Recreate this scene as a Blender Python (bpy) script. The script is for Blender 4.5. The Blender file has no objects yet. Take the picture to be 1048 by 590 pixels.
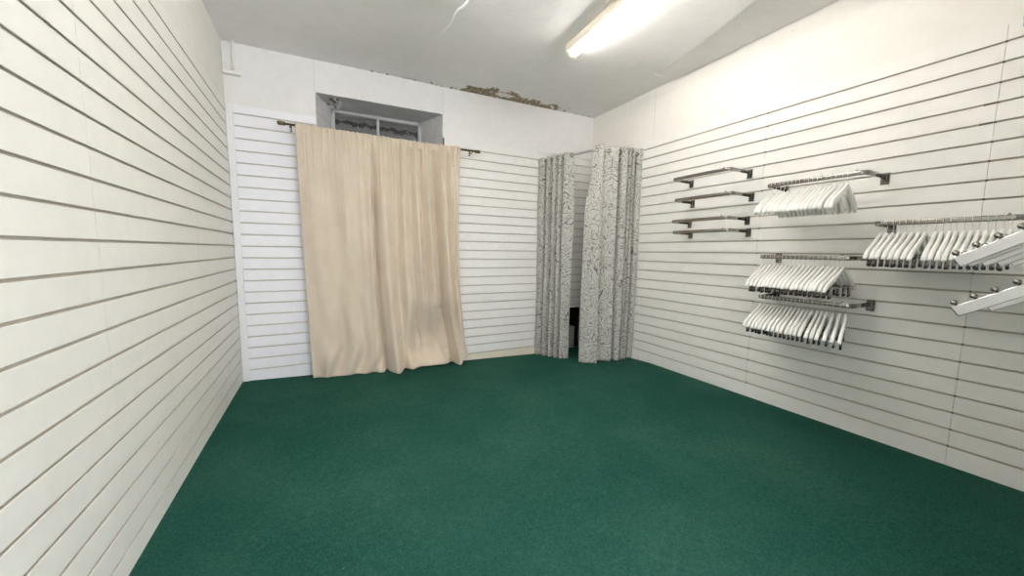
import bpy, math, random
import numpy as np
from mathutils import Vector, Matrix
random.seed(7)
rng = np.random.default_rng(11)
scn = bpy.context.scene
C = scn.collection
PI = math.pi

# ------------------------------------------------------------------ helpers
class MB:
    """collects shapes; build() links them as ONE mesh object"""
    def __init__(s): s.v = []; s.f = []; s.m = []; s.sm = []; s.uv = None
    def add(s, vs, fs, mat=0, smooth=False):
        o = len(s.v); s.v += [tuple(map(float, p)) for p in vs]
        for f in fs: s.f.append(tuple(o + i for i in f)); s.m.append(mat); s.sm.append(smooth)
    def box(s, lo, hi, mat=0, M=None):
        x0, y0, z0 = lo; x1, y1, z1 = hi
        vs = [(x0,y0,z0),(x1,y0,z0),(x1,y1,z0),(x0,y1,z0),(x0,y0,z1),(x1,y0,z1),(x1,y1,z1),(x0,y1,z1)]
        if M is not None: vs = [M @ Vector(p) for p in vs]
        s.add(vs, [(0,3,2,1),(4,5,6,7),(0,1,5,4),(1,2,6,5),(2,3,7,6),(3,0,4,7)], mat)
    def bbox(s, lo, hi, b=.003, mat=0, M=None):
        """box with chamfered edges"""
        lo = np.array(lo, float); hi = np.array(hi, float); c = (lo+hi)/2; h = (hi-lo)/2; b = min(b, h.min()*.8)
        vs = []; idx = {}
        for sx in (-1,1):
            for sy in (-1,1):
                for sz in (-1,1):
                    for a in range(3):
                        d = h.copy() - b; d[a] = h[a]
                        idx[(sx,sy,sz,a)] = len(vs); vs.append(c + d*np.array((sx,sy,sz)))
        fs = []
        for a in range(3):
            for sg in (-1,1):
                q = []
                for (p, r) in ((-1,-1),(1,-1),(1,1),(-1,1)):
                    k = [0,0,0]; k[a] = sg; k[(a+1)%3] = p; k[(a+2)%3] = r; q.append(idx[(*k, a)])
                fs.append(q if sg > 0 else q[::-1])
        for a in range(3):
            b1, b2 = (a+1)%3, (a+2)%3
            for p in (-1,1):
                for r in (-1,1):
                    k0 = [0,0,0]; k0[a] = -1; k0[b1] = p; k0[b2] = r; k1 = list(k0); k1[a] = 1
                    q = [idx[(*k0,b1)], idx[(*k1,b1)], idx[(*k1,b2)], idx[(*k0,b2)]]
                    fs.append(q if p*r < 0 else q[::-1])
        for sx in (-1,1):
            for sy in (-1,1):
                for sz in (-1,1):
                    q = [idx[(sx,sy,sz,0)], idx[(sx,sy,sz,1)], idx[(sx,sy,sz,2)]]
                    fs.append(q if sx*sy*sz > 0 else q[::-1])
        if M is not None: vs = [M @ Vector(p) for p in vs]
        s.add(vs, fs, mat)
    def tube(s, path, r, n=10, mat=0, prof=None, up=(0,0,1), cap=True, smooth=True):
        """sweep a circle (or profile of (side, up) points) along a path"""
        P = [Vector(p) for p in path]; up = Vector(up)
        rs = r if isinstance(r, (list, tuple)) else [r]*len(P)
        vs = []; fs = []; pn = None
        for i, p in enumerate(P):
            t = (P[min(i+1,len(P)-1)] - P[max(i-1,0)]).normalized()
            u = up - t*up.dot(t)
            if u.length < 1e-3:
                u = (pn - t*pn.dot(t)) if pn is not None else Vector((1,0,0)) - t*t.x
                if u.length < 1e-3: u = Vector((0,1,0))
            u.normalize(); sd = t.cross(u); pn = u
            pr = prof if prof else [(math.cos(2*PI*k/n), math.sin(2*PI*k/n)) for k in range(n)]
            for (a, b) in pr: vs.append(p + sd*(a*rs[i]) + u*(b*rs[i]))
        k = len(prof) if prof else n
        for i in range(len(P)-1):
            for j in range(k):
                a = i*k+j; b = i*k+(j+1)%k; fs.append((a, b, b+k, a+k))
        s.add(vs, fs, mat, smooth)
        if cap:
            o = len(s.v) - len(vs)
            s.f.append(tuple(o + j for j in range(k))[::-1]); s.m.append(mat); s.sm.append(False)
            s.f.append(tuple(o + (len(P)-1)*k + j for j in range(k))); s.m.append(mat); s.sm.append(False)
    def lathe(s, prof, n=16, mat=0, M=None, smooth=True):
        vs = []; fs = []
        for (r, z) in prof:
            for k in range(n):
                p = Vector((r*math.cos(2*PI*k/n), r*math.sin(2*PI*k/n), z)); vs.append(M @ p if M is not None else p)
        for i in range(len(prof)-1):
            for k in range(n):
                a = i*n+k; b = i*n+(k+1)%n; fs.append((a, b, b+n, a+n))
        fs.append(tuple(range(n))[::-1]); fs.append(tuple((len(prof)-1)*n+k for k in range(n)))
        s.add(vs, fs, mat, smooth)
    def torus(s, M, R, r, n=20, k=8, mat=0):
        vs = []; fs = []
        for i in range(n):
            a = 2*PI*i/n
            for j in range(k):
                b = 2*PI*j/k; vs.append(M @ Vector(((R+r*math.cos(b))*math.cos(a), (R+r*math.cos(b))*math.sin(a), r*math.sin(b))))
        for i in range(n):
            for j in range(k):
                fs.append((i*k+j, ((i+1)%n)*k+j, ((i+1)%n)*k+(j+1)%k, i*k+(j+1)%k))
        s.add(vs, fs, mat, True)
    def grid(s, pts, mat=0, smooth=True, uv=None):
        """pts: array (rows, cols, 3)"""
        R, K = pts.shape[:2]
        o = len(s.v)
        s.v += [tuple(p) for p in pts.reshape(-1,3).tolist()]
        for i in range(R-1):
            for j in range(K-1):
                a = o+i*K+j; s.f.append((a, a+1, a+K+1, a+K)); s.m.append(mat); s.sm.append(smooth)
        if uv is not None: s.uv = (o, uv.reshape(-1,2))
    def mesh(s, name, mats):
        me = bpy.data.meshes.new(name); me.from_pydata(s.v, [], s.f)
        for m in (mats if isinstance(mats, (list, tuple)) else [mats]): me.materials.append(m)
        me.polygons.foreach_set('material_index', s.m); me.polygons.foreach_set('use_smooth', s.sm)
        if s.uv is not None:
            o, U = s.uv; l = me.uv_layers.new(name='UVMap')
            vi = np.empty(len(me.loops), int); me.loops.foreach_get('vertex_index', vi)
            vi = np.clip(vi - o, 0, len(U)-1)
            l.data.foreach_set('uv', U[vi].astype(np.float32).ravel())
        me.update(); return me
    def build(s, name, mats, parent=None, loc=None):
        o = bpy.data.objects.new(name, s.mesh(name, mats)); C.objects.link(o)
        if parent is not None: o.parent = parent
        if loc is not None: o.location = loc
        return o

def tag(o, label=None, cat=None, group=None, kind=None):
    if label: o['label'] = label
    if cat: o['category'] = cat
    if group: o['group'] = group
    if kind: o['kind'] = kind
    return o
def thing(name, loc, label, cat, group=None, rz=0):
    o = bpy.data.objects.new(name, None); C.objects.link(o); o.empty_display_size = .05
    o.location = loc; o.rotation_euler = (0,0,rz); return tag(o, label, cat, group)
def structure(o, label=None, cat=None):
    return tag(o, label, cat, None, 'structure')

# ------------------------------------------------------------------ materials
def srgb(r, g, b):
    f = lambda c: (c/12.92 if c <= .04045 else ((c+.055)/1.055)**2.4)
    return (f(r/255), f(g/255), f(b/255), 1)
class NT:
    def __init__(s, name):
        s.m = bpy.data.materials.new(name); s.m.use_nodes = True; s.t = s.m.node_tree
        s.b = s.t.nodes['Principled BSDF']; s.out = s.t.nodes['Material Output']
    def n(s, typ, **kw):
        x = s.t.nodes.new(typ)
        for k, v in kw.items():
            if k in x.inputs: s.set(x.inputs[k], v)
            else: setattr(x, k, v)
        return x
    def set(s, i, v):
        if hasattr(v, 'is_output'): s.t.links.new(v, i)
        else: i.default_value = v
    def coord(s, kind='Object'): return s.n('ShaderNodeTexCoord').outputs[kind]
    def mp(s, vec, scale=(1,1,1)):
        x = s.n('ShaderNodeMapping'); s.set(x.inputs['Vector'], vec); x.inputs['Scale'].default_value = scale; return x.outputs[0]
    def noise(s, vec, scale, detail=4, rough=.55, out='Fac', dist=0):
        x = s.n('ShaderNodeTexNoise'); s.set(x.inputs['Vector'], vec); x.inputs['Scale'].default_value = scale
        x.inputs['Detail'].default_value = detail; x.inputs['Roughness'].default_value = rough; x.inputs['Distortion'].default_value = dist
        return x.outputs[out]
    def math(s, op, a, b=0.0, c=None, clamp=False):
        x = s.n('ShaderNodeMath', operation=op); x.use_clamp = clamp
        s.set(x.inputs[0], a); s.set(x.inputs[1], b)
        if c is not None: s.set(x.inputs[2], c)
        return x.outputs[0]
    def ramp(s, fac, stops, interp='LINEAR'):
        x = s.n('ShaderNodeValToRGB'); x.color_ramp.interpolation = interp; e = x.color_ramp.elements
        while len(e) < len(stops): e.new(.5)
        for k, (p, c) in enumerate(stops): e[k].position = p; e[k].color = c if len(c) == 4 else (*c, 1)
        s.set(x.inputs[0], fac); return x.outputs[0]
    def mix(s, fac, a, b, blend='MIX'):
        x = s.n('ShaderNodeMix', data_type='RGBA', blend_type=blend)
        s.set(x.inputs[0], fac); s.set(x.inputs[6], a); s.set(x.inputs[7], b); return x.outputs[2]
    def bump(s, h, strength=.3, dist=.01):
        x = s.n('ShaderNodeBump'); s.set(x.inputs['Height'], h); x.inputs['Strength'].default_value = strength; x.inputs['Distance'].default_value = dist
        s.set(s.b.inputs['Normal'], x.outputs[0])
    def p(s, **kw):
        for k, v in kw.items(): s.set(s.b.inputs[k.replace('_', ' ')], v)
        return s.m
G = lambda v: (v, v, v, 1)

def painted(name, col, dirt=.05, rough=.5, bump=.05, bscale=60, spec=.35):
    t = NT(name); o = t.coord('Object')
    n1 = t.noise(o, 1.7, 5); n2 = t.noise(o, 14, 4)
    f = t.math('MULTIPLY', t.math('ADD', n1, n2), .5)
    dark = tuple(c*(1-dirt*2.2) for c in col[:3]) + (1,)
    c = t.ramp(f, [(.3, dark), (.62, col)])
    t.bump(t.noise(o, bscale, 3), bump, .004)
    return t.p(Base_Color=c, Roughness=rough, Specular_IOR_Level=spec)
def plain(name, col, rough=.5, metal=0, spec=.5, var=.12, scale=40):
    t = NT(name); o = t.coord('Object'); n = t.noise(o, scale, 3)
    c = t.mix(n, tuple(x*(1-var) for x in col[:3])+(1,), tuple(min(1, x*(1+var)) for x in col[:3])+(1,))
    return t.p(Base_Color=c, Roughness=rough, Metallic=metal, Specular_IOR_Level=spec)

M_slatL = painted('cream_slat_paint', (.80,.785,.735,1), .03, .42)
M_slatR = painted('warm_white_slat_paint', (.82,.81,.78,1), .03, .42)
M_slatB = painted('cool_white_slat_paint', (.90,.895,.94,1), .02, .42)
M_slatC = painted('white_slat_paint', (.85,.84,.82,1), .03, .42)
M_cream = painted('cream_skirting_paint', (.80,.75,.62,1), .04, .5)
M_plasL = painted('warm_plaster_paint', (.80,.78,.73,1), .04, .7, .12, 25)
M_plasB = painted('white_plaster_paint', (.85,.835,.835,1), .03, .7, .12, 25)
M_plasR = painted('warm_white_plaster', (.82,.80,.76,1), .03, .7, .12, 25)
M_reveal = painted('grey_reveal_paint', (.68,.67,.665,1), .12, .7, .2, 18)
M_groove = plain('brown_grey_groove', (.56,.51,.44,1), .8)  # groove insides browner and darker than the board faces
M_grooveL = plain('painted_groove', (.66,.62,.55,1), .7)
M_seam = plain('filled_seam', (.50,.49,.46,1), .9)
M_lip = plain('fresh_white_plaster', (.93,.93,.92,1), .8, var=.03)
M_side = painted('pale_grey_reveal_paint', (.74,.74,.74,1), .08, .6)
M_gap = plain('dark_joint', (.16,.13,.10,1), .9)
M_black = plain('black_plastic', (.012,.012,.013,1), .45)
M_void = plain('recess_shade_black', (.008,.006,.009,1), .9)  # near-black colour stands in for the unlit depth of the recess
M_greybox = plain('grey_card', (.42,.42,.43,1), .7)
M_white = plain('white_plastic', (.84,.83,.80,1), .35, var=.04)
M_hang = plain('glossy_white_hanger', (.86,.85,.82,1), .3, var=.03)
M_trim = painted('white_trim_gloss', (.86,.86,.88,1), .02, .35)
M_chrome = plain('polished_chrome', (.34,.32,.295,1), .10, 1, var=.05)
M_steel = plain('brushed_steel', (.62,.62,.62,1), .34, 1, var=.08, scale=90)
M_dchrome = plain('dark_chrome', (.20,.19,.18,1), .22, 1, var=.1)
M_brass = plain('antique_brass', (.16,.115,.06,1), .38, .85, var=.2)
M_batten = plain('yellowed_white_enamel', (.78,.72,.60,1), .4, var=.05)
M_flake = painted('flaked_plaster', (.72,.70,.66,1), .15, .9, .4, 40)
M_rot = painted('bare_brown_lath', (.23,.17,.105,1), .25, .95, .6, 40)
M_shaft = painted('grimy_render', (.34,.34,.335,1), .2, .9, .4, 12)
M_tar = plain('black_tattered_felt', (.012,.012,.012,1), .95)
M_wood = painted('white_window_paint', (.72,.72,.71,1), .1, .5)

def carpet_mat():
    t = NT('green_carpet'); o = t.coord('Object')
    fine = t.noise(o, 120, 3, .75); mid = t.noise(o, 42, 4, .6); big = t.noise(o, 1.3, 4, .6)
    c1 = t.ramp(fine, [(.3, (.008,.050,.037,1)), (.7, (.036,.140,.102,1))])
    wear = t.ramp(big, [(.40, (0,0,0,1)), (.72, (1,1,1,1))])
    c2 = t.mix(t.math('MULTIPLY', wear, .36), c1, (.070,.175,.132,1))
    c3 = t.mix(t.math('MULTIPLY', t.ramp(mid, [(.35, G(1)), (.6, G(0))]), .35), c2, (.010,.060,.046,1))
    lint = t.ramp(t.noise(o, 26, 2, .5), [(.79, G(0)), (.82, G(1))])
    c4 = t.mix(t.math('MULTIPLY', lint, .35), c3, (.25,.30,.26,1))
    t.bump(t.math('ADD', fine, t.math('MULTIPLY', mid, .8)), .9, .012)
    return t.p(Base_Color=c4, Roughness=.95, Specular_IOR_Level=.05)
M_carpet = carpet_mat()

def ceiling_mat():
    t = NT('distempered_ceiling'); o = t.coord('Object')
    n = t.noise(o, 1.1, 5, .6); n2 = t.noise(o, 9, 5, .6)
    base = t.ramp(t.math('MULTIPLY', t.math('ADD', n, n2), .5), [(.35, (.77,.75,.735,1)), (.65, (.83,.81,.80,1))])
    # bare patch of lost plaster in the joint with the end wall
    sep = t.n('ShaderNodeSeparateXYZ'); t.set(sep.inputs[0], o)
    x, y = sep.outputs[0], sep.outputs[1]
    yy = t.math('ADD', y, t.math('MULTIPLY', x, .0296))            # distance from the end wall (negative)
    inx = t.math('MULTIPLY', t.ramp(t.math('DIVIDE', x, 4.0), [(.475, G(0)), (.52, G(1))]), t.ramp(t.math('DIVIDE', x, 4.0), [(.78, G(1)), (.835, G(0))]))
    band = t.ramp(t.math('MULTIPLY', yy, -1.0), [(.0, G(1)), (.28, G(0))])
    nn = t.noise(o, 5.5, 6, .62, dist=.6)
    mask = t.math('MULTIPLY', inx, t.math('ADD', band, t.math('MULTIPLY', t.math('SUBTRACT', nn, .5), 2.6)))
    mask = t.ramp(mask, [(.46, G(0)), (.53, G(1))])
    mask = t.math('MULTIPLY', mask, t.ramp(t.math('MULTIPLY', yy, -1.0), [(.24, G(1)), (.32, G(0))]))
    crumb = t.ramp(t.noise(o, 30, 4, .6), [(.35, (.17,.12,.07,1)), (.65, (.40,.33,.235,1))])
    # crumbling edge all along the joint
    edge = t.math('MULTIPLY', t.ramp(t.math('MULTIPLY', yy, -1.0), [(.0, G(1)), (.05, G(0))]), t.ramp(t.noise(o, 11, 4, .7), [(.52, G(0)), (.6, G(1))]))
    edge = t.math('MULTIPLY', edge, t.ramp(t.math('DIVIDE', x, 4.0), [(.2, G(0)), (.3, G(1))]))
    c = t.mix(mask, base, crumb)
    c = t.mix(t.math('MULTIPLY', edge, .7), c, (.25,.22,.18,1))
    h = t.math('ADD', t.math('MULTIPLY', t.noise(o, 7, 5, .6), 1.0), t.math('MULTIPLY', mask, -1.2))
    t.bump(h, .35, .012)
    return t.p(Base_Color=c, Roughness=.75, Specular_IOR_Level=.25)
M_ceil = ceiling_mat()

def beige_mat():
    t = NT('beige_velour'); o = t.coord('UV')
    n = t.noise(o, 3.5, 5, .6); w = t.noise(t.mp(o, (900, 900, 1)), 1, 2, .6)
    c = t.ramp(n, [(.3, (.63,.53,.42,1)), (.7, (.725,.625,.51,1))])
    c = t.mix(t.math('MULTIPLY', w, .22), c, (.48,.40,.29,1))
    t.bump(w, .25, .002)
    return t.p(Base_Color=c, Roughness=.9, Specular_IOR_Level=.2, Sheen_Weight=.3, Sheen_Roughness=.5)
M_beige = beige_mat()

def scribble_mat():
    """off-white cloth printed with thin grey looping flower outlines"""
    t = NT('scribble_print_cloth'); uv = t.coord('UV')
    warp = t.noise(uv, 7, 3, .5, 'Color')
    wv = t.n('ShaderNodeVectorMath', operation='MULTIPLY_ADD'); t.set(wv.inputs[0], warp); wv.inputs[1].default_value = (.07,.07,0); t.set(wv.inputs[2], uv)
    P = wv.outputs[0]
    def vor(scale, feat, out):
        x = t.n('ShaderNodeTexVoronoi', feature=feat); t.set(x.inputs['Vector'], P); x.inputs['Scale'].default_value = scale; return x.outputs[out]
    def contour(scale, k, w, off, dist):
        v = t.n('ShaderNodeVectorMath', operation='ADD'); t.set(v.inputs[0], P); v.inputs[1].default_value = off
        c = t.math('ABSOLUTE', t.math('SINE', t.math('MULTIPLY', t.noise(v.outputs[0], scale, 0.0, .4, dist=dist), k)))
        return t.ramp(c, [(w, G(1)), (w*2.4, G(0))])
    d = vor(5.0, 'F1', 'Distance')
    inner = t.ramp(d, [(.30, G(1)), (.42, G(0))])
    ring = t.math('ABSOLUTE', t.math('SINE', t.math('MULTIPLY', t.math('ADD', d, t.math('MULTIPLY', t.noise(uv, 22, 1), .12)), 30)))
    ring = t.math('MULTIPLY', t.ramp(ring, [(.12, G(1)), (.34, G(0))]), inner)
    ln = t.math('MAXIMUM', t.math('MAXIMUM', contour(8, 23, .10, (0,0,0), .35), contour(11, 17, .085, (5.3,2.1,0), .5)), t.math('MULTIPLY', ring, .9))
    cloth = t.mix(t.noise(uv, 40, 3), (.66,.645,.61,1), (.76,.745,.705,1))
    c = t.mix(t.math('MULTIPLY', ln, .92), cloth, (.15,.143,.128,1))
    t.bump(t.noise(t.mp(uv, (400, 60, 1)), 1, 2), .15, .002)
    t.p(Base_Color=c, Roughness=t.math('SUBTRACT', .55, t.math('MULTIPLY', ln, .2)), Specular_IOR_Level=.4)
    tl = t.n('ShaderNodeBsdfTranslucent'); t.set(tl.inputs['Color'], c)
    mx = t.n('ShaderNodeMixShader'); mx.inputs[0].default_value = .35; t.set(mx.inputs[1], t.b.outputs[0]); t.set(mx.inputs[2], tl.outputs[0])
    t.t.links.new(mx.outputs[0], t.out.inputs['Surface']); return t.m
M_scrib = scribble_mat()

def tube_mat(name, col, s):
    t = NT(name); return t.p(Base_Color=(.9,.9,.9,1), Emission_Color=col, Emission_Strength=s)
M_tube = tube_mat('lit_fluorescent_tube', (1,.965,.925,1), 20)

def glass_mat():
    t = NT('dusty_window_glass'); o = t.coord('Object')
    dust = t.math('MULTIPLY', t.ramp(t.noise(o, 4, 6, .65), [(.3, G(.05)), (.75, G(.12))]), 1)
    tr = t.n('ShaderNodeBsdfTransparent'); gl = t.n('ShaderNodeBsdfGlossy'); gl.inputs['Roughness'].default_value = .08
    df = t.n('ShaderNodeBsdfDiffuse'); df.inputs['Color'].default_value = (.30,.30,.30,1)
    m1 = t.n('ShaderNodeMixShader'); t.set(m1.inputs[0], dust); t.set(m1.inputs[1], tr.outputs[0]); t.set(m1.inputs[2], df.outputs[0])
    m2 = t.n('ShaderNodeMixShader'); m2.inputs[0].default_value = .05; t.set(m2.inputs[1], m1.outputs[0]); t.set(m2.inputs[2], gl.outputs[0])
    t.t.links.new(m2.outputs[0], t.out.inputs['Surface']); return t.m
M_glass = glass_mat()

# ------------------------------------------------------------------ the room
SB = -.0296                                   # the end wall runs slightly askew
def yb(x): return SB*x
def xr(y): return 3.7925 - .0061*y
def ss(a, b, x):
    t = np.clip((np.asarray(x)-a)/(b-a), 0, 1); return t*t*(3-2*t)
def floor_z(x, y):
    x = np.asarray(x, float); y = np.asarray(y, float)
    base = .026 - .0075*x
    dip = .012 + .0285*np.clip(x, 0, 3.1)
    return base - dip*np.clip(1 + y/1.2, 0, 1.1)**1.15
def ceil_z(x, y):
    x = np.asarray(x, float); y = np.asarray(y, float)
    z = 2.8672 + .0101*x - .0062*y
    xc = crease_x(y)
    z = z - .037*np.clip((x-(xc-.45))/.45, 0, 1)**1.6*(1-ss(.002, .012, x-xc))*ss(-1.22, -1.5, y)
    return z + .0016*np.sin(x*4.1+y*2.3)*np.sin(y*3.7-x*1.1)
def crease_x(y): return 3.53 + (np.asarray(y, float)+1.35)*.2553
YF = -3.9                                     # front wall face

# floor
xs = np.linspace(-.12, 3.98, 110); ys = np.linspace(-5.0, .62, 130)
X, Y = np.meshgrid(xs, ys); Z = floor_z(X, np.minimum(Y, 0))
b = MB(); b.grid(np.stack([X, Y, Z], -1)); structure(b.build('floor', M_carpet), 'dark green carpet covering the whole room', 'floor')

# ceiling
ys = np.linspace(-4.05, .03, 150)
rows = []
for y in ys:
    xc = float(crease_x(y)); a = np.linspace(-.12, xc, 120); c_ = np.concatenate([xc + np.array([.003, .005, .007, .009, .011, .014]), np.linspace(xc+.02, 3.98, 22)])
    xx = np.concatenate([a, c_]); rows.append(np.stack([xx, np.full_like(xx, y), ceil_z(xx, np.full_like(xx, y))], -1))
b = MB(); b.grid(np.array(rows)[:, ::-1])
# ragged crack with a raised white lip, and the curled end of the board joint
cr = [(1.62,-1.60),(1.607,-1.45),(1.601,-1.37),(1.594,-1.31),(1.572,-1.26),(1.566,-1.2),(1.577,-1.11),(1.568,-1.04),(1.56,-.99),(1.545,-.92),(1.535,-.86)]
b.tube([(x, y, float(ceil_z(x, y))+.001) for x, y in cr], [.008,.010,.013,.014,.011,.009,.005,.004,.004,.003,.001], 6, 3)
cr = [(3.50,-1.30),(3.56,-1.27),(3.62,-1.275),(3.68,-1.30)]
b.tube([(x, y, float(ceil_z(x, y))+.003) for x, y in cr], [.002,.011,.010,.001], 6, 3)
# loose flakes of plaster hanging along the ragged joint
for k in range(46):
    x = random.uniform(1.0, 3.35); y = yb(x) - random.uniform(.0, .05 if x < 1.95 else .14); z = float(ceil_z(x, y))
    s_ = random.uniform(.006, .02); a = random.uniform(0, PI)
    p = [Vector((math.cos(a+q)*s_*random.uniform(.6, 1.3), math.sin(a+q)*s_*random.uniform(.5, 1), -random.uniform(0, .008))) + Vector((x, y, z)) for q in (0, 1.6, 3.1, 4.7)]
    q = [v + Vector((0,0,.003)) for v in p]
    b.add(p+q, [(3,2,1,0),(4,5,6,7),(0,1,5,4),(1,2,6,5),(2,3,7,6),(3,0,4,7)], 1 if random.random() < .6 else 2)
structure(b.build('ceiling', [M_ceil, M_flake, M_rot, M_lip]), 'off-white distempered ceiling with a brown patch of lost plaster', 'ceiling')

class Frame:
    """wall-local coordinates: s along the wall, d out of it into the room, z up"""
    def __init__(f, O, a, n): f.O = Vector((*O, 0)); f.a = Vector((*a, 0)).normalized(); f.n = Vector((*n, 0)).normalized()
    def p(f, s, d, z): return f.O + f.a*s + f.n*d + Vector((0, 0, z))
    def M(f): return Matrix(((f.a.x, f.n.x, 0, f.O.x), (f.a.y, f.n.y, 0, f.O.y), (0, 0, 1, 0), (0, 0, 0, 1)))
lb = math.hypot(1, SB)
FB = Frame((0, 0), (1, SB), (SB, -1))                   # end wall
FL = Frame((0, 0), (.0020, -1), (1, .0020))             # left wall, s runs towards the viewer
FR = Frame((xr(0), 0), (.0061, -1), (-1, -.0061))       # right wall
FF = Frame((0, YF), (1, 0), (0, 1))                     # front wall, behind the viewer

def wbox(b, F, s0, s1, d0, d1, z0, z1, mat=0):
    vs = [F.p(s, d, z) for z in (z0, z1) for (s, d) in ((s0, d0), (s1, d0), (s1, d1), (s0, d1))]
    b.add(vs, [(0,3,2,1),(4,5,6,7),(0,1,5,4),(1,2,6,5),(2,3,7,6),(3,0,4,7)], mat)
def slat_panel(F, s0, s1, z0, z1, grooves, mats, parent, name='slat_panel', marks=(), thick=.017, s0b=None, s1b=None):
    """grooved display board: real T-slots, one mesh"""
    prof = [(-thick, z0), (0, z0)]
    for g in sorted(grooves):
        if g-.006 <= z0 or g+.006 >= z1: continue
        h = .0050
        prof += [(0, g-h-.0012), (-.0012, g-h), (-.0045, g-h), (-.0045, g-h-.006), (-.0125, g-h-.006), (-.0125, g+h+.006), (-.0045, g+h+.006), (-.0045, g+h), (-.0012, g+h), (0, g+h+.0012)]
    prof += [(0, z1), (-thick, z1)]
    n = len(prof); b = MB()
    vs = [F.p(s0, d, z) for d, z in prof] + [F.p(s1, d, z) for d, z in prof]
    fs = [(i, (i+1) % n, n+(i+1) % n, n+i) for i in range(n)]
    b.add(vs, fs, 0)
    b.m = [2 if (prof[i][0] < -.001 and prof[(i+1) % n][0] < -.001 and 1 < i < n-3) else 0 for i in range(n)]
    fs = [tuple(range(n))[::-1], tuple(range(n, 2*n))]; b.f += fs; b.m += [0, 0]; b.sm += [False, False]
    for (s, g, w) in marks: wbox(b, F, s-w/2, s+w/2, -.006, -.0005, g-.0048, g+.0048, 1)
    return b.build(name, list(mats) + [M_grooveL if F is FL or M_slatB in mats else M_groove], parent)
GL = [.1148+.1*k for k in range(23)]; GB = [.1112+.1*k for k in range(23)]
GBR = [.0153+.099*k for k in range(24)]; GR = [.1117+.1*k for k in range(23)]
TH = .017

# left wall
b = MB(); wbox(b, FL, -.1, 5.0, -.14, -TH, -.25, 3.05); wbox(b, FL, 0, 4.0, -TH, -.0012, 2.386, 2.98)
wl = structure(b.build('wall_left', M_plasL), 'cream left wall faced with grooved slat boards', 'wall')
js = [0.004, 1.030, 2.135, 3.32, 5.0]
for k in range(4):
    slat_panel(FL, js[k]+.0006, js[k+1]-.0006, -.1, 2.386, GL, [M_slatL, M_gap], wl, marks=[(2.27, GL[17], .012)] if k == 2 else ())
b = MB()
for s in js[1:4]: wbox(b, FL, s-.001, s+.001, -TH, -.0135, -.1, 2.386)
b.build('panel_joint', M_gap, wl)

# end wall with the window opening and the dark recess of the fitting corner
b = MB()
W0, W1, ZT, ZS = .656, 1.828, 2.598, .92
R0, R1, RZ = 3.12, 3.765, .473
wbox(b, FB, -.14, W0, -.14, -TH, -.25, 3.05); wbox(b, FB, W1, R0, -.14, -TH, -.25, 3.05)
wbox(b, FB, W0, W1, -.14, -TH, -.25, ZS)
wbox(b, FB, W0, W1, -.14, -TH, ZT+.0165, 3.05)
wbox(b, FB, R0, 3.95, -.14, -TH, RZ, 3.05); wbox(b, FB, R1, 3.95, -.14, -TH, -.25, RZ)
for s0, s1, z0 in ((0, W0, 2.381), (W1, 3.80, 2.386)): wbox(b, FB, s0, s1, -TH, -.0015, z0, 3.0)   # plaster lining above the boards
wbox(b, FB, W0, W1, -TH, -.0015, ZT+.0165, 3.0); b.add([FB.p(W0, -.0015, ZT), FB.p(W1, -.0015, ZT+.012), FB.p(W1, -.0015, ZT+.0165), FB.p(W0, -.0015, ZT+.0165)], [(0,1,2,3)], 0)
# fine seams between the plasterboards
for s in (.655, 1.827): wbox(b, FB, s-.0012, s+.0012, -.002, -.0008, ZT+.0 , 2.95, 1)
for s, z in ((.657, 2.4), (2.975, 2.39)): wbox(b, FB, s-.001, s+.001, -.002, -.0008, z, z+.06, 1)
# splayed window reveal
D = .365
I0, I1 = .786, 1.684
def rev(pts, mat): b.add([FB.p(*p) for p in pts], [(0,1,2,3)], mat)
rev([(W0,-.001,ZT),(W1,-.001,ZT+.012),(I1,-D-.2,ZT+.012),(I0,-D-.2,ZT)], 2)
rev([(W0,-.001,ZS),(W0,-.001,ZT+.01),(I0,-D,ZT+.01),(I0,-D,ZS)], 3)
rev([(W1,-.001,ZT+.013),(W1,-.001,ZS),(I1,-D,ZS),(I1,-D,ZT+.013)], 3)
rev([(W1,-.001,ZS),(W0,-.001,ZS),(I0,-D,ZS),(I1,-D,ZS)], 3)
# masonry around the opening behind
for s0, s1, z0, z1 in ((W0-.1, I0, ZS-.3, 3.05), (I1, W1+.1, ZS-.3, 3.05), (I0, I1, ZT+.013, 3.05), (I0, I1, ZS-.3, ZS)): wbox(b, FB, s0, s1, -.52, -D-.005, z0, z1, 3)
wbox(b, FB, W0-.1, W0-.002, -D, -.14, ZS-.3, 3.05, 3); wbox(b, FB, W1+.002, W1+.1, -D, -.14, ZS-.3, 3.05, 3)
wbox(b, FB, W0-.1, W1+.1, -D, -.14, ZT+.02, 3.05, 3)
# flaking paint on the soffit
for k in range(16):
    s = .80 + random.uniform(-.035, .075); d = -random.uniform(.02, .30); a = random.uniform(0, 6); r_ = random.uniform(.012, .03)
    p = [FB.p(s+math.cos(a+q)*r_*random.uniform(.5, 1.2), d+math.sin(a+q)*r_*random.uniform(.8, 1.6), ZT-.002-random.uniform(0, .016)) for q in (0, 1.5, 3, 4.6)]
    q = [v+Vector((0,0,.0035)) for v in p]
    b.add(p+q, [(3,2,1,0),(4,5,6,7),(0,1,5,4),(1,2,6,5),(2,3,7,6),(3,0,4,7)], 4 if k % 3 else 5)
for (s, z) in ((.778, 2.575), (.778, 2.555), (1.689, 2.37)):
    b.lathe([(.0, 0), (.012, .001), (.01, .006), (.0, .007)], 8, 5, Matrix.Translation(FB.p(s, -D+.012, z)))
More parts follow.
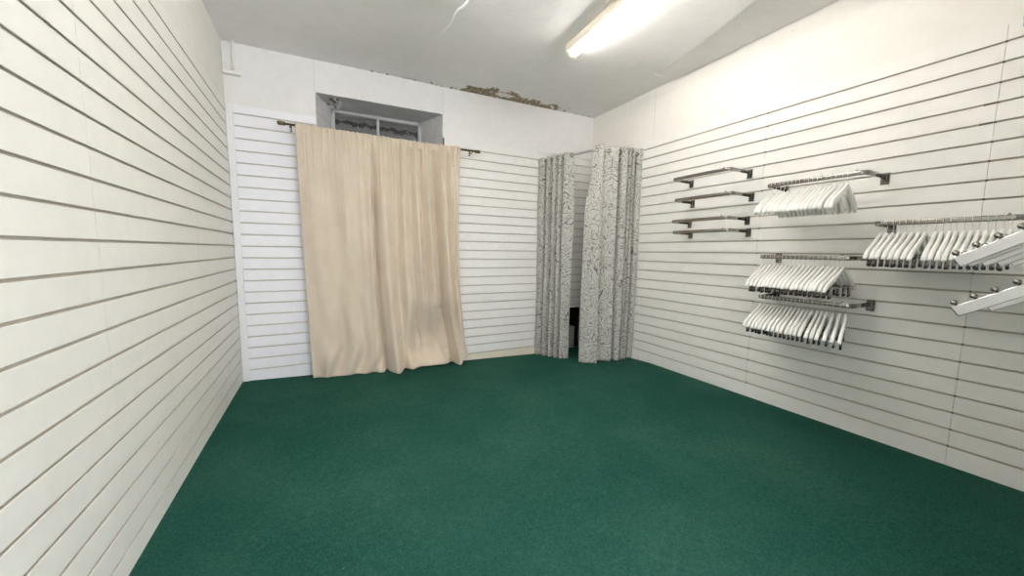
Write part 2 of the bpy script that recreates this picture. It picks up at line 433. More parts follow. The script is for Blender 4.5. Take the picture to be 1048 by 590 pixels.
# recess box
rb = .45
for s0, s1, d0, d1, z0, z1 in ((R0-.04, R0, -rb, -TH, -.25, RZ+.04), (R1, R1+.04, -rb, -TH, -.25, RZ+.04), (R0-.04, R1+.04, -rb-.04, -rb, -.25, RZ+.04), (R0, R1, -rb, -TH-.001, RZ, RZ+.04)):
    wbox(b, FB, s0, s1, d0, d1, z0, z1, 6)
wb = structure(b.build('wall_back', [M_plasB, M_seam, M_reveal, M_side, M_lip, M_rot, M_void]), 'white end wall with a curtained window and grooved slat boards', 'wall')
slat_panel(FB, .05, W0, -.12, 2.381, GB, [M_slatB, M_gap], wb)
slat_panel(FB, W0+.001, W1-.001, -.14, ZS, GB, [M_slatC, M_gap], wb)
slat_panel(FB, W1+.003, 2.972, .066-.095, 2.386, GBR, [M_slatC, M_gap], wb)
slat_panel(FB, 2.974, R0, .066-.095, 2.34, GBR, [M_slatC, M_gap], wb)
slat_panel(FB, R0+.0005, 3.79, RZ, 2.34, GBR, [M_slatC, M_gap], wb)
# boards lining the two sides of the reveal
a0 = FB.p(W0, 0, 0); a1 = FB.p(I0, -D, 0); dv = (a1-a0).to_2d(); nv = Vector((dv.y, -dv.x))
slat_panel(Frame(a0.to_2d()+nv.normalized()*.004, dv, nv), .002, dv.length-.02, ZS+.01, ZT, [2.30, 2.43], [M_side, M_gap], wb, thick=.013)
a0 = FB.p(W1, 0, 0); a1 = FB.p(I1, -D, 0); dv = (a1-a0).to_2d(); nv = Vector((-dv.y, dv.x))
slat_panel(Frame(a0.to_2d()+nv.normalized()*.004, dv, nv), .002, dv.length-.02, ZS+.01, ZT+.01, [2.33, 2.40, 2.51], [M_side, M_gap], wb, thick=.013)
b = MB(); wbox(b, FB, W1-.004, W1+.012, -.001, .004, 2.20, 2.375)
structure(b.build('trim_2', M_gap), 'dark narrow edge strip beside the window opening', 'trim')
b = MB(); b.bbox((0, 0, -.1), (.05, .012, 2.382), .003, 0, FB.M() @ Matrix.Translation((.002, 0, 0)))
structure(b.build('trim_1', M_trim), 'white vertical strip in the far corner of the left wall', 'trim')
b = MB(); wbox(b, FB, 1.0, R0, 0, .004, -.2, GBR[0]+.0 -.004)
structure(b.build('baseboard_back', M_cream), 'cream bottom board along the end wall', 'baseboard')

# right wall
b = MB(); wbox(b, FR, -.1, 5.0, -.14, -TH, -.25, 3.05); wbox(b, FR, 0, 4.0, -TH, -.0015, 2.397, 3.0)
wbox(b, FR, 1.072, 1.074, -.002, -.0006, 2.40, 2.95, 1)
wbox(b, FR, 2.177, 2.179, -.002, -.0006, 2.40, 2.45, 1)
for (s, z) in ((1.35, 2.60), (2.30, 2.86)): b.lathe([(0, 0), (.006, .001), (0, .003)], 8, 1, Matrix.Translation(FR.p(s, 0, z)))
wr = structure(b.build('wall_right', [M_plasR, M_seam]), 'warm white right wall faced with grooved slat boards', 'wall')
js = [.03, 2.178, 3.292, 5.0]
for k in range(3):
    slat_panel(FR, js[k]+.0008, js[k+1]-.0008, -.15, 2.397, GR, [M_slatR, M_gap], wr, marks=[(3.266-.0, GR[19], .04), (3.262, GR[18], .045)] if k == 1 else ())
b = MB()
for s in js[1:3]:
    wbox(b, FR, s-.0008, s+.0008, -TH, -.009, -.15, 2.397)
    for g in GR: wbox(b, FR, s-.004, s+.004, -.010, -.003, g-.0048, g+.0048)
b.build('panel_joint', M_gap, wr)

# front wall with the doorway the room is seen from
b = MB(); T = .10
wbox(b, FF, -.14, .12, -T, -TH, -.1, 3.05); wbox(b, FF, 2.0, 3.98, -T, -TH, -.1, 3.05); wbox(b, FF, .12, 2.0, -T, -TH, 2.5, 3.05)
wbox(b, FF, 2.06, 3.85, -TH, -.002, 2.39, 3.0)
wf = structure(b.build('wall_front', M_plasR), 'white front wall with an open doorway', 'wall')
slat_panel(FF, 2.08, 3.80, -.1, 2.39, GR, [M_slatR, M_gap], wf)
b = MB()
for s0, s1, z0, z1 in ((.05, .12, 0, 2.57), (2.0, 2.07, 0, 2.57), (.05, 2.07, 2.50, 2.57)): wbox(b, FF, s0, s1, -T-.02, .012, z0, z1)
structure(b.build('trim_3', M_trim), 'white casing round the open doorway', 'trim')

# window
w = thing('window_1', FB.p((I0+I1)/2, -D-.03, ZS), 'white framed two-light window above the beige curtain', 'window'); w['kind'] = 'structure'
iw = w.matrix_basis.inverted(); iw = Matrix.Translation(-w.location)
def win(shape, name, m):
    b = MB(); shape(b); b.v = [tuple(Vector(v) - w.location) for v in b.v]; return b.build(name, m, w)
xm = 1.228
def fr(b):
    for s0, s1, z0, z1 in ((I0-.004, I0+.03, ZS, ZT+.013), (I1-.034, I1+.004, ZS, ZT+.013), (I0, I1, ZT-.022, ZT+.016), (I0, I1, ZS, ZS+.06), (xm-.013, xm+.013, ZS, ZT)):
        wbox(b, FB, s0, s1, -D-.06, -D-.008, z0, z1)
win(fr, 'window_frame', M_wood)
for s0, s1 in ((I0+.03, xm-.013), (xm+.013, I1-.034)):
    win(lambda b: wbox(b, FB, s0, s1, -D-.044, -D-.038, ZS+.05, ZT-.02), 'pane', M_glass)
# the light well outside
b = MB()
wbox(b, FB, .2, 2.3, -1.15, -1.1, .4, 3.05, 0); wbox(b, FB, .2, 2.3, -1.1, -.52, 2.85, 2.9, 0)
wbox(b, FB, .2, .25, -1.1, -.52, .4, 2.85, 0); wbox(b, FB, 2.25, 2.3, -1.1, -.52, .4, 2.85, 0); wbox(b, FB, .2, 2.3, -1.1, -.52, .38, .42, 0)
wsh = structure(b.build('wall_shaft', M_shaft), 'grimy grey wall seen through the dusty window', 'wall')
b = MB(); K = 90
for k in range(K):
    s0 = I0-.05 + (I1-I0+.1)*k/K; s1 = I0-.05 + (I1-I0+.1)*(k+1)/K
    lo = .068 + .012*math.sin(k*.31) + .010*math.sin(k*.83+1) + .006*math.sin(k*2.3) + .022*k/K
    up = .034 + .008*math.sin(k*.47+2) + .005*math.sin(k*1.7) + .012*k/K
    wbox(b, FB, s0, s1, -.556-.01*math.sin(k*.7), -.546-.01*math.sin(k*.7), ZT-lo, ZT-up)
for s, L in ((1.03, .07), (1.56, .03)):
    b.tube([FB.p(s, -.55, ZT-.05), FB.p(s+.01, -.545, ZT-.05-L*.5), FB.p(s+.025, -.55, ZT-.05-L)], [.006, .004, .002], 6, 1)
b.build('felt_strip', [M_tar, M_flake], wsh)

# ------------------------------------------------------------------ fluorescent lights
def batten(loc, rz, L, label, conduit_to=None):
    t = thing('ceiling_light', loc, label, 'light', 'fluorescent ceiling lights', rz)
    b = MB(); b.bbox((-.028, -L, -.062), (.022, 0, -.002), .006); b.build('spine', M_batten, t)
    for y in (-.004, -L+.004):
        b = MB(); b.bbox((-.004, min(y, y*1)-.012, -.098), (.066, y+.012, -.046), .005); b.build('lamp_holder', M_batten, t)
    b = MB(); b.tube([(.040, -.012, -.080), (.040, -L+.012, -.080)], .017, 16); b.build('tube', M_tube, t)
    for y in (-.018, -L+.018):
        b = MB(); b.tube([(.040, y-.012, -.080), (.040, y+.012, -.080)], .0176, 14); b.build('tube_cap', M_steel, t)
    return t
cz = lambda x, y: float(ceil_z(x, y))
lt1 = batten((2.515, -1.285, cz(2.5, -1.6)-.004), math.radians(-3), 1.55, 'lit fluorescent batten on the ceiling towards the right wall')
lt2 = batten((1.33, -1.535, cz(1.33, -1.8)-.004), math.radians(-3), 1.55, 'lit fluorescent batten on the ceiling nearer the left wall')
b = MB(); b.tube([(2.475, -1.885, cz(2.47, -1.88)-.016), (2.3, -1.862, cz(2.3, -1.86)-.016), (1.37, -1.95, cz(1.37, -1.95)-.016)], .013, 10, 0)
b.box((2.40, -1.905, cz(2.4,-1.9)-.034), (2.43, -1.845, cz(2.4,-1.9)+.004))
tag(b.build('cable_conduit', M_batten), 'white cable conduit crossing the ceiling into the lit batten', 'conduit')

# ------------------------------------------------------------------ conduit in the far left corner
t = thing('conduit', FB.p(.078, .018, 2.635), 'white pipe dropping from the ceiling onto a short ledge in the far corner', 'pipe')
b = MB(); b.tube([(0, 0, 0), (0, 0, .245)], .011, 12); b.build('pipe', M_white, t)
b = MB(); b.bbox((-.074, -.024, -.03), (.045, .016, 0), .004); b.build('ledge', M_white, t)
b = MB(); b.tube([(0, 0, .10), (0, 0, .112)], .015, 12); b.build('clip', M_white, t)

# ------------------------------------------------------------------ beige curtain and its rod
RZ0, RD = 2.252, .095
t = thing('curtain_rod', FB.p(1.286, RD, RZ0), 'thin antique brass rod carrying the beige curtain over the window', 'curtain rod')
o0 = t.location
def local(b, o=None):
    o = o or o0; b.v = [tuple(Vector(v) - o) for v in b.v]; return b
b = MB(); b.tube([FB.p(.42, RD, RZ0+.006), FB.p(1.28, RD, RZ0-.006), FB.p(2.155, RD, RZ0+.004)], .0095, 12); local(b).build('rod', M_brass, t)
for s, z in ((.425, RZ0+.006), (2.15, RZ0+.004)):
    b = MB(); sg = -1 if s < 1 else 1
    pr = [(.0, 0), (.016, .0), (.017, .012), (.012, .018), (.017, .024), (.017, .05), (.012, .056), (0, .057)]
    M = Matrix.Translation(FB.p(s, RD, z)) @ FB.M().to_3x3().to_4x4() @ Matrix.Rotation(sg*PI/2, 4, 'Y')
    b.lathe(pr, 14, 0, M); local(b).build('finial', M_brass, t)
for s in (.458, 2.118):
    b = MB(); wbox(b, FB, s-.008, s+.008, 0, .004, RZ0-.03, RZ0+.03); b.tube([FB.p(s, 0, RZ0-.012), FB.p(s, RD, RZ0-.012)], .005, 8)
    local(b).build('bracket', M_brass, t)
    b = MB(); b.torus(Matrix.Translation(FB.p(s, RD, RZ0-.035)) @ FB.M().to_3x3().to_4x4() @ Matrix.Rotation(PI/2, 4, 'X'), .010, .0025, 14, 6)
    local(b).build('ring', M_white, t)

def beige():
    NU, NV = 520, 170
    u = np.linspace(0, 1, NU); v = np.linspace(0, 1, NV)            # v: 0 top .. 1 hem
    U, V = np.meshgrid(u, v)
    px = 303 + 168*U                                                # where along the cloth each fold starts
    xt = .500 + 1.485*U; xb_ = .552 + 1.475*U + .02*np.sin(U*9)
    # fold lines: (top, middle, hem) along the cloth in u, width, depth at top, middle, hem ; + = towards the room
    def uu(p): return (p-303)/168.
    folds = [(318,317,318,.045,.006,.020,.022), (333,333,331,.03,.004,-.012,-.02), (346,345,343,.04,.008,.018,.02), (360,360,362,.035,.006,.016,.012),
             (373,373,379,.013,-.012,-.050,-.062), (369,368,369,.018,.01,.028,.012), (383,384,391,.035,.012,.045,.085), (397,396,400,.02,-.008,-.02,-.035),
             (405,404,408,.018,.012,.026,.012), (412,412,418,.013,-.014,-.026,-.03), (418,419,425,.013,.014,.028,.004), (424,426,430,.011,-.018,-.035,-.012),
             (430,432,438,.013,.016,.030,-.01), (439,441,447,.019,-.024,-.075,-.12), (449,450,459,.026,.014,.038,.07), (455,456,463,.012,-.012,-.022,-.012), (464,463,468,.022,.012,.026,.03)]
    Yo = np.zeros_like(U)
    for (a, m, h, w, d0, d1, d2) in folds:
        c = np.where(V < .5, uu(a)+(uu(m)-uu(a))*(V/.5), uu(m)+(uu(h)-uu(m))*((V-.5)/.5)**1.6)
        d = np.where(V < .35, d0+(d1-d0)*ss(0, .35, V), d1+(d2-d1)*ss(.45, 1, V))
        Yo += d*np.exp(-((U-c)/w)**2*.9)
    # gathered heading
    gath = (np.sin(U*2*PI*34+2.2*np.sin(U*11)) + .6*np.sin(U*2*PI*57+3*np.sin(U*7)))*.5
    wide = .35 + .65*ss(.15, .6, U)
    Yo += gath*.011*wide*np.exp(-V*9)
    Yo += gath*.0025*wide*np.exp(-V*3)
    Yo += .006*np.sin(U*31+3*V)*V + .004*np.sin(U*60+5*np.sin(V*4))*ss(.1, .5, V)
    # the cloth stands out at the left of the hem and is pushed back to the wall right of the middle
    base = .105 + .035*ss(.6, 1, V)*np.exp(-((U-.12)/.25)**2) + .05*ss(.5, 1, V)*np.exp(-((U-.47)/.10)**2)
    base += (.06*ss(.2, .62, V) - .145*ss(.66, .90, V))*ss(.58, .68, U)*(1-ss(.88, .93, U))
    base += .05*ss(.5, 1, V)*np.exp(-((U-.955)/.03)**2)
    flare = ss(.90, 1, V)*ss(.55, .62, U)*(1-ss(.86, .90, U))
    base += .125*flare**1.5
    # pulls near the hem on the left half
    Yo += .022*ss(.80, 1, V)*np.sin((U*7.5 - (1-V)*5.5)*2*PI)*ss(.04, .1, U)*(1-ss(.40, .46, U))*(.4+.6*(1-U))
    Yo *= 1.3*(1-.85*np.clip(flare*1.5, 0, 1))
    dd = np.maximum(base + Yo, .012)
    dd = np.maximum(dd, (RD+.0125+.004*gath)*(V < .03) )
    xx = xt + (xb_-xt)*V**1.4 - .012*np.sin(V*PI)*ss(.9, 1, U)*3.2 + .02*ss(.9, 1, V)*ss(.9, 1, U)
    xx += .035*flare*0
    hem = floor_z(xx[-1], -.15)                                     # floor under the hem
    lift = .006 + .012*ss(.545, .60, u) + .055*ss(.92, .97, u)
    arch = .10*np.exp(-((u-.685)/.045)**2)*0
    zb = hem + lift + arch
    ztop = RZ0 + .020 - .006*np.sin(u*PI) + .003*np.sin(u*2*PI*40)
    Z_ = ztop[None, :] + (zb-ztop)[None, :]*V
    Z_ += .03*flare*np.sin((U-.6)*18)**2*0
    P = np.stack([xx*1/lb + dd*0, xx*0, Z_], -1)
    a = np.array(FB.a); n = np.array(FB.n)
    P = xx[..., None]*a + dd[..., None]*n; P[..., 2] = Z_
    uv = np.stack([U*2.2, (1-V)*2.2], -1)
    return P, uv
P, uv = beige()
o = FB.p(1.28, .1, RZ0)
b = MB(); b.grid(P - np.array(o), 0, True, uv)
# rod pocket stitching and hem turn-up are the same cloth
cu = b.build('beige_curtain', M_beige, None, o)
sm = cu.modifiers.new('thickness', 'SOLIDIFY'); sm.thickness = .003; sm.offset = 0
tag(cu, 'wide beige curtain gathered on a thin rod and trailing on the carpet', 'curtain')

# ------------------------------------------------------------------ fitting corner: bent rod and two printed curtains
RZ1 = 2.272
def chaikin(P, n):
    P = [Vector(p) for p in P]
    for _ in range(n):
        Q = [P[0]]
        for a, c_ in zip(P[:-1], P[1:]): Q += [a*.75+c_*.25, a*.25+c_*.75]
        P = Q + [P[-1]]
    return P
rod = [(3.016, yb(3.016), RZ1), (3.09, -.30, RZ1), (3.205, -.68, RZ1), (3.235, -.815, RZ1), (3.37, -.842, RZ1), (3.58, -.88, RZ1), (xr(-.92), -.92, RZ1)]
t = thing('corner_rod', rod[3], 'grey metal rod bent round the fitting corner', 'curtain rod'); oc = Vector(rod[3])
b = MB(); b.tube(chaikin(rod, 3), .0125, 12); local(b, oc).build('rod', M_steel, t)
for p, n in ((FB.p(3.017, .0, RZ1), FB.n), (FR.p(.92, 0, RZ1), FR.n)):
    b = MB(); M = Matrix.Translation(p) @ n.to_track_quat('Z', 'Y').to_matrix().to_4x4(); b.lathe([(0, 0), (.030, 0), (.030, .004), (.018, .012), (.016, .03), (0, .03)], 18, 0, M)
    local(b, oc).build('flange', M_steel, t)

OFF = .022
def cloth(A, dv, nv, top, mid, bot, ztop, zbot, nmid):
    """hang a folded cloth: plan outlines (t, off) at the top, below it and at the hem"""
    A = np.array(A); d = np.array(dv)/np.hypot(*dv); n = np.array(nv)/np.hypot(*nv)
    def dense(Q):
        V = chaikin([(q[0], q[1]*1.15+OFF*.6, 0) for q in Q], 3); V = np.array([(p.x, p.y) for p in V])
        return V
    T, Mi, B_ = dense(top), dense(mid), dense(bot)
    K = len(T); rows = []; uvs = []; NV = 90
    al = np.concatenate([[0], np.cumsum(np.hypot(*np.diff(Mi, axis=0).T))])
    for i in range(NV):
        v = i/(NV-1)
        a = ss(0, nmid, v); c_ = ss(nmid, 1, v)
        q = T + (Mi-T)*a + (B_-Mi)*c_
        wob = .006*np.sin(al*30 + v*7)*ss(.1, .5, v)
        xy = A + q[:, :1]*d + (q[:, 1:]+wob[:, None])*n
        zt = ztop[0] + (ztop[1]-ztop[0])*np.linspace(0, 1, K); zb = zbot[0] + (zbot[1]-zbot[0])*np.linspace(0, 1, K)
        z = zt + (zb-zt)*v
        rows.append(np.column_stack([xy, z])); uvs.append(np.column_stack([al, z]))
    return np.array(rows), np.array(uvs)
def eyelets(Q, A, dv, nv, parent, o, z):
    A = Vector(A); d = Vector(dv).normalized(); n = Vector(nv).normalized()
    Q = [(q[0], q[1]*1.15+OFF*.6) for q in Q]
    for (q0, q1) in zip(Q[:-1], Q[1:]):
        if q0[1]*q1[1] >= 0: continue
        f = q0[1]/(q0[1]-q1[1]); tt = q0[0]+(q1[0]-q0[0])*f
        p = A + d*tt; pd = (d*(q1[0]-q0[0]) + n*(q1[1]-q0[1])).normalized(); nn = Vector((pd.y, -pd.x, 0))
        M = Matrix.Translation(Vector((p.x, p.y, z))) @ nn.to_track_quat('Z', 'Y').to_matrix().to_4x4()
        b = MB(); b.torus(M, .018, .004, 20, 8); local(b, o).build('eyelet', M_dchrome, parent)

A1, D1, N1 = (3.016, -.09), (.302, -.953), (-.953, -.302)
top = [(.0, .012), (.04, .020), (.085, .012), (.088, -.050), (.11, -.055), (.128, .034), (.165, .030), (.175, -.030), (.21, -.030), (.222, .032), (.25, .026), (.262, -.028), (.288, -.028), (.302, .036), (.335, .030), (.345, -.030), (.365, -.026), (.378, .040), (.42, .018), (.468, -.030)]
mid = [(t_, o_*1.08) for t_, o_ in top[:-1]] + [(.486, -.034)]
bot = [(t_ + (.004 if k % 3 else -.003), o_*1.1 + .006*math.sin(k*1.7)) for k, (t_, o_) in enumerate(top[:-1])] + [(.466, -.030)]
P, uv = cloth(A1, D1, N1, top, mid, bot, (2.302, 2.300), (-.088, -.058), .3)
o = Vector((3.09, -.32, RZ1)); c1 = thing('printed_curtain', o, 'narrow bunched white curtain with grey flower outlines beside the end wall', 'curtain', 'printed curtains of the fitting corner')
b = MB(); b.grid(P-np.array(o), 0, True, uv); f1 = b.build('cloth', M_scrib, c1)
eyelets(top, A1, D1, N1, c1, o, RZ1)
A2, D2, N2 = (3.24, -.822), (.984, -.176), (-.176, -.984)
rest = [(.062, .046), (.075, .020), (.080, -.030), (.11, -.036), (.16, -.010), (.215, .010), (.255, .030), (.262, .0), (.262, -.056), (.292, -.060), (.300, -.010), (.312, .026), (.345, .030), (.372, .028), (.378, -.020), (.392, -.024), (.400, .018), (.418, .022), (.424, -.018), (.434, -.018), (.440, .024), (.458, .026), (.464, -.010), (.466, -.060), (.498, -.058), (.512, -.006), (.54, .004), (.568, .004)]
top = [(.0, -.03), (.03, .02)] + rest
mid = [(-.085, -.055), (-.02, .012)] + rest
bot = [(-.105, -.045), (-.03, .018)] + [(t_*.985 + .003*math.sin(k*1.3), o_*1.06 + .006*math.sin(k*2.1)) for k, (t_, o_) in enumerate(rest)]
P, uv = cloth(A2, D2, N2, top, mid, bot, (2.318, 2.330), (-.020, -.012), .32)
o = Vector((3.5, -.86, RZ1)); c2 = thing('printed_curtain', o, 'wide white curtain with grey flower outlines hanging against the right wall', 'curtain', 'printed curtains of the fitting corner')
b = MB(); b.grid(P-np.array(o), 0, True, uv+np.array([3.3, 1.7])); f2 = b.build('cloth', M_scrib, c2)
eyelets(top, A2, D2, N2, c2, o, RZ1)
for f in (f1, f2): s_ = f.modifiers.new('thickness', 'SOLIDIFY'); s_.thickness = .002; s_.offset = 0

# the box in the dark recess
p = FB.p(3.60, -.14, float(floor_z(3.54, 0)))
t = thing('storage_box', p, 'small grey box standing in the dark recess behind the printed curtains', 'box')
b = MB(); b.bbox((-.065, -.05, 0), (.065, .05, .26), .004); b.build('carton', M_greybox, t)
b = MB(); b.bbox((-.068, -.053, .26), (.068, .053, .295), .004); b.build('lid', M_greybox, t)

# ------------------------------------------------------------------ chrome hanging rails on the right wall
BX = .272                                       # how far the front bar stands off the wall
RPROF = [(math.copysign(abs(math.cos(a))**.55, math.cos(a))*.0075, math.copysign(abs(math.sin(a))**.55, math.sin(a))*.0142) for a in [2*PI*k/16 for k in range(16)]]
def rail(y0, y1, z, label):
    """local frame: x along the wall towards the viewer (0 .. W), y out of the wall"""
    Wd = y0-y1
    t = thing('hanging_rail', FR.p(-y0, 0, z), label, 'hanging rail', 'chrome hanging rails on the right wall')
    M = Matrix.Translation(-t.location) @ FR.M() @ Matrix.Translation((-y0, 0, z))
    pts = [(0, .004, 0), (0, BX-.035, 0), (.004, BX-.016, 0), (.016, BX-.004, 0), (.035, BX, 0), (Wd-.035, BX+.012, 0), (Wd-.016, BX+.008, 0), (Wd-.004, BX-.008, 0), (Wd, BX-.03, 0), (Wd, .004, 0)]
    b = MB(); b.tube([M @ Vector(p) for p in pts], 1, mat=0, prof=RPROF); b.build('rail_bar', M_chrome, t)
    for x in (0, Wd):
        b = MB(); b.bbox((x-.021, .0005, -.047), (x+.021, .007, .025), .002, 0, M); b.bbox((x-.012, .006, -.022), (x+.012, .022, .019), .003, 0, M)
        b.bbox((x-.016, -.0085, .0165), (x+.016, .004, .0205), .001, 0, M)
        b.build('bracket', M_dchrome, t)
    b = MB(); b.lathe([(.0, .010), (.0055, .011), (.0055, .019), (.003, .022), (0, .022)], 10, 0, M @ Matrix.Translation((Wd-.05, BX+.011, 0))); b.build('stop_stud', M_chrome, t)
    return t
RAILS = dict(A=(-1.553, -2.079, 1.873), B=(-1.578, -2.107, 1.682), C=(-1.561, -2.088, 1.492), D=(-1.578, -2.104, 1.392),
             E=(-2.352, -2.897, 1.697), F=(-2.344, -2.876, 1.185), G=(-2.354, -2.899, .889), H=(-2.953, -3.470, 1.390))
RL = dict(A='empty chrome hanging rail, highest of the four beside the printed curtain', B='empty chrome hanging rail, second from top of the four beside the printed curtain',
          C='empty chrome hanging rail, third from top of the four beside the printed curtain', D='empty chrome hanging rail, lowest of the four beside the printed curtain',
          E='chrome hanging rail with plain white hangers, highest of the three stacked full rails', F='chrome hanging rail with clip hangers, middle of the three stacked full rails',
          G='chrome hanging rail with clip hangers, lowest of the three stacked full rails', H='chrome hanging rail with two bunches of hangers, just above the sloping arms')
for k, (y0, y1, z) in RAILS.items(): rail(y0, y1, z, RL[k])

# ------------------------------------------------------------------ coat hangers (local: x across the hanger, y its thickness, z up; origin = middle of the bar)
def hanger_body(L=.212, drop=.118, t0=.0068, t1=.0102, deep=.017, pk=-.058, droop=.02):
    b = MB(); n = 26; k = 10; vs = []; fs = []
    for i in range(n+1):
        s = -1 + 2*i/n; a = abs(s)
        zc = pk - deep*.6 - drop*(.86*a + .14*a*a) - droop*max(0, a-.8)**2*25*.6 + .004*math.cos(min(a*8, PI))
        hz = deep*(.75 + .35*math.sin(a*PI*.8)) * (1 if a < .93 else math.sqrt(max(.05, 1-((a-.93)/.075)**2)))
        ty = t0 + (t1-t0)*a
        yo = .010*a*a
        for j in range(k):
            q = 2*PI*j/k
            vs.append((s*L, yo + ty*math.copysign(abs(math.cos(q))**.7, math.cos(q)), zc + hz*math.copysign(abs(math.sin(q))**.7, math.sin(q))))
    for i in range(n):
        for j in range(k): fs.append((i*k+j, i*k+(j+1)%k, (i+1)*k+(j+1)%k, (i+1)*k+j))
    fs += [tuple(range(k))[::-1], tuple(n*k+j for j in range(k))]
    fs = [f[::-1] for f in fs]
    b.add(vs, fs, 0, True); return b
b = MB()
hk = chaikin([(0, 0, -.064), (0, 0, -.046), (.011, 0, -.036), (.0118, 0, -.004), (.0115, 0, .014), (.0, 0, .0225), (-.0115, 0, .014), (-.0116, 0, .000), (-.0135, 0, -.007)], 2)
b.tube(hk, .0016, 6, 0, up=(0, 1, 0)); ME_hook = b.mesh('hook', M_steel)
ME_clipbody = hanger_body().mesh('body', M_hang)
ME_plainbody = hanger_body(.205, .125, .0065, .0102, .028, droop=.0).mesh('body', M_hang)
b = MB(); b.tube([(-.165, .004, -.188), (.165, .004, -.188)], .0022, 6)
for s in (-1, 1): b.tube([(s*.128, .004, -.150), (s*.128, .004, -.188)], .0018, 6)
ME_bar = b.mesh('clip_bar', M_steel)
b = MB()
M = Matrix.Translation((0, .004, 0))
b.bbox((-.017, -.0062, -.046), (.017, -.0022, .016), .0015, 0, M @ Matrix.Rotation(.025, 4, 'X')); b.bbox((-.017, .0022, -.046), (.017, .0062, .016), .0015, 0, M @ Matrix.Rotation(-.025, 4, 'X'))
b.bbox((-.016, -.006, -.058), (.016, .006, -.041), .002, 1, M); b.tube([(-.020, .004, -.006), (.020, .004, -.006)], .0054, 8, 1)
ME_clip = b.mesh('clip', [M_chrome, M_black])

ORD = ['first','second','third','fourth','fifth','sixth','seventh','eighth','ninth','tenth','eleventh','twelfth','thirteenth','fourteenth','fifteenth','sixteenth','seventeenth','eighteenth','nineteenth','twentieth']
ORD += ['twenty-'+w for w in ORD[:9]] + ['thirtieth']
def child(me, name, par, loc=(0, 0, 0)):
    o = bpy.data.objects.new(name, me); C.objects.link(o); o.parent = par; o.location = loc; return o
pl = thing('plain_hanger', (0, 0, 0), None, 'coat hanger'); child(ME_plainbody, 'body', pl); child(ME_hook, 'hook', pl)
cl = thing('clip_hanger', (0, 0, 0), None, 'coat hanger'); child(ME_clipbody, 'body', cl); child(ME_hook, 'hook', cl); child(ME_bar, 'clip_bar', cl)
for s in (-1, 1): child(ME_clip, 'clip', cl, (s*.148, 0, -.19))
used = set()
def put(proto, y, z, x_off, yaw, tilt, label, group):
    if proto.name not in used: used.add(proto.name); r = proto
    else:
        r = proto.copy(); C.objects.link(r)
        for ch in list(proto.children):
            c = ch.copy(); C.objects.link(c); c.parent = r
    for c in r.children:
        if c.name.startswith('clip') and not c.name.startswith('clip_bar'):
            c.rotation_euler = (0, random.uniform(-.12, .12), random.uniform(-.05, .05)); c.location.x += random.uniform(-.014, .012)
    r.location = FR.p(-y, x_off, z); r.rotation_euler = (0, tilt, yaw); r['label'] = label; r['group'] = group
def bar_off(k, y):
    y0, y1, z = RAILS[k]; return BX + .012*(y0-y)/(y0-y1)
def row(k, proto, y0, y1, n, yaw0, yaw1, text, group, gaps=()):
    ws = [1 + random.uniform(-.07, .07) for _ in range(n-1)]
    for g, f in gaps: ws[g] *= f
    cs = np.concatenate([[0], np.cumsum(ws)]); cs /= cs[-1]
    for i, c in enumerate(cs):
        y = y0 + (y1-y0)*float(c)
        put(proto, y, RAILS[k][2]-.0015, bar_off(k, y), math.radians(yaw0 + (yaw1-yaw0)*float(c)**1.5 + random.uniform(-.4, .4)), math.radians(random.uniform(-.7, .7)), text % ORD[i], group)
row('E', pl, -2.385, -2.812, 18, 6, 3, 'plain white hanger, %s from the far end of the highest full rail', 'plain hangers on the highest full rail', gaps=[(1, 1.3), (15, 1.4)])
row('F', cl, -2.366, -2.836, 19, 6, 0, 'white clip hanger, %s from the far end of the middle full rail', 'clip hangers on the middle full rail')
row('G', cl, -2.378, -2.872, 20, 4, 17, 'white clip hanger, %s from the far end of the lowest full rail', 'clip hangers on the lowest full rail', gaps=[(13, 1.2), (16, 1.35), (17, 1.35), (18, 1.3)])
row('H', cl, -2.982, -3.160, 8, 5, 3, 'white clip hanger, %s from the far end of the near rail above the sloping arms', 'far bunch of clip hangers on the near rail')
row('H', cl, -3.195, -3.432, 11, 7, 4, 'white clip hanger, %s along the second bunch on the rail above the sloping arms', 'near bunch of clip hangers on the near rail')

# ------------------------------------------------------------------ sloping display arms on the front wall
def arm(x, ytip, ztip, label, n=7):
    """ztip = height of the underside at the tip"""
    sl = math.atan(.68); run = ytip - YF
    t = thing('sloping_arm', (x, YF, ztip + run*.68), label, 'display arm', 'sloping display arms with ball stops')
    L = run/math.cos(sl)
    R = Matrix.Rotation(-sl, 4, 'X')
    h = .037
    b = MB(); b.bbox((-.0075, -.004, 0), (.0075, L, h), .0022, 0, R); b.build('arm_bar', M_steel, t)
    b = MB(); b.bbox((-.0055, L-.001, .004), (.0055, L+.0012, h-.004), .0004, 0, R); b.build('end_cap', M_black, t)
    for k in range(n):
        yy = L - .014 - k*.0515
        if yy < .06: break
        b = MB(); M = R @ Matrix.Translation((0, yy, h))
        prof = [(0, -.001), (.0045, -.001), (.004, .004)] + [(.0098*math.cos(a), .0125+.0098*math.sin(a)) for a in [-1.15+2.55*j/9 for j in range(10)]] + [(0, .0224)]
        b.lathe(prof, 16, 0, M); b.build('ball_stop', M_chrome, t)
    b = MB(); b.bbox((-.018, .0, -.02), (.018, .006, .075), .002); b.bbox((-.010, .004, -.012), (.010, .03, .05), .003); b.build('bracket', M_dchrome, t)
ORA = ['first', 'second', 'third', 'fourth', 'fifth']
for i, (x, yt) in enumerate(((2.632, -3.464), (2.752, -3.464), (2.965, -3.464), (3.185, -3.470), (3.39, -3.476))):
    arm(x, yt, 1.1665-.001*i, 'sloping steel arm with ball stops, %s from the near end of the upper row' % ORA[i])
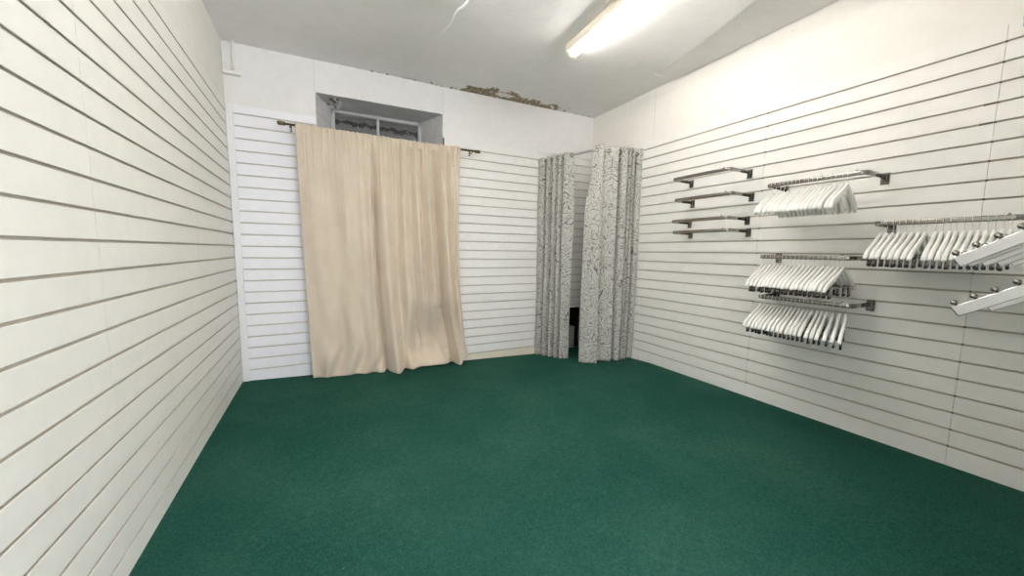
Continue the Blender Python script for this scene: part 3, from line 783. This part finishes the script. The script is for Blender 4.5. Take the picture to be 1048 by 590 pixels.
for i, (x, yt) in enumerate(((2.695, -3.464), (3.165, -3.466))):
    arm(x, yt, .986-.014*i, 'sloping steel arm with ball stops, %s from the near end of the lower row' % ORA[i])

# small black hook high on the right wall
p = FR.p(3.345, .0, 2.392); t = thing('wall_hook', p, 'small black hook high on the right wall at the top of the slat boards', 'hook')
M = Matrix.Translation(-p) @ FR.M() @ Matrix.Translation((3.345, 0, 2.392))
b = MB(); b.bbox((-.008, .0, -.03), (.008, .004, .02), .001, 0, M); b.tube([M @ Vector(q) for q in ((0, .003, -.015), (0, .03, -.02), (0, .045, -.008), (0, .046, .012))], .004, 8); b.build('hook', M_black, t)

# ------------------------------------------------------------------ fill light added beyond the doorway, world, camera
def area(name, loc, rot, sx, sy, e, col):
    l = bpy.data.lights.new(name, 'AREA'); l.shape = 'RECTANGLE'; l.size = sx; l.size_y = sy; l.energy = e; l.color = col
    o = bpy.data.objects.new(name, l); C.objects.link(o); o.location = loc; o.rotation_euler = rot; return o
area('doorway_fill', (1.0, -5.6, 1.7), (math.radians(-80), 0, 0), 2.6, 2.0, 490, (.96, .97, 1))  # unseen area light, added to brighten the room from the front
wd = bpy.data.worlds.new('world'); scn.world = wd; wd.use_nodes = True
bg = wd.node_tree.nodes['Background']; bg.inputs[0].default_value = (.95, .97, 1, 1); bg.inputs[1].default_value = 1.5

cam = bpy.data.cameras.new('camera'); co = bpy.data.objects.new('camera', cam); C.objects.link(co)
cam.sensor_fit = 'HORIZONTAL'; cam.sensor_width = 36; cam.lens = 364.5728/1048*36; cam.clip_start = .02
r_ = Vector((.88230985, -.47047028, .01367677)); f_ = Vector((.46926342, .87705938, -.10275549)); u_ = Vector((.03634806, .09708018, .99461262))
co.matrix_world = Matrix(((r_.x, u_.x, -f_.x, .65377), (r_.y, u_.y, -f_.y, -3.82634), (r_.z, u_.z, -f_.z, 1.19958), (0, 0, 0, 1)))
scn.camera = co
vs_ = scn.view_settings; vs_.view_transform = 'Standard'; vs_.look = 'None'; vs_.gamma = 1; vs_.use_curve_mapping = False
vs_.exposure = 1.62
scn.cycles.max_bounces = 10; scn.cycles.diffuse_bounces = 6
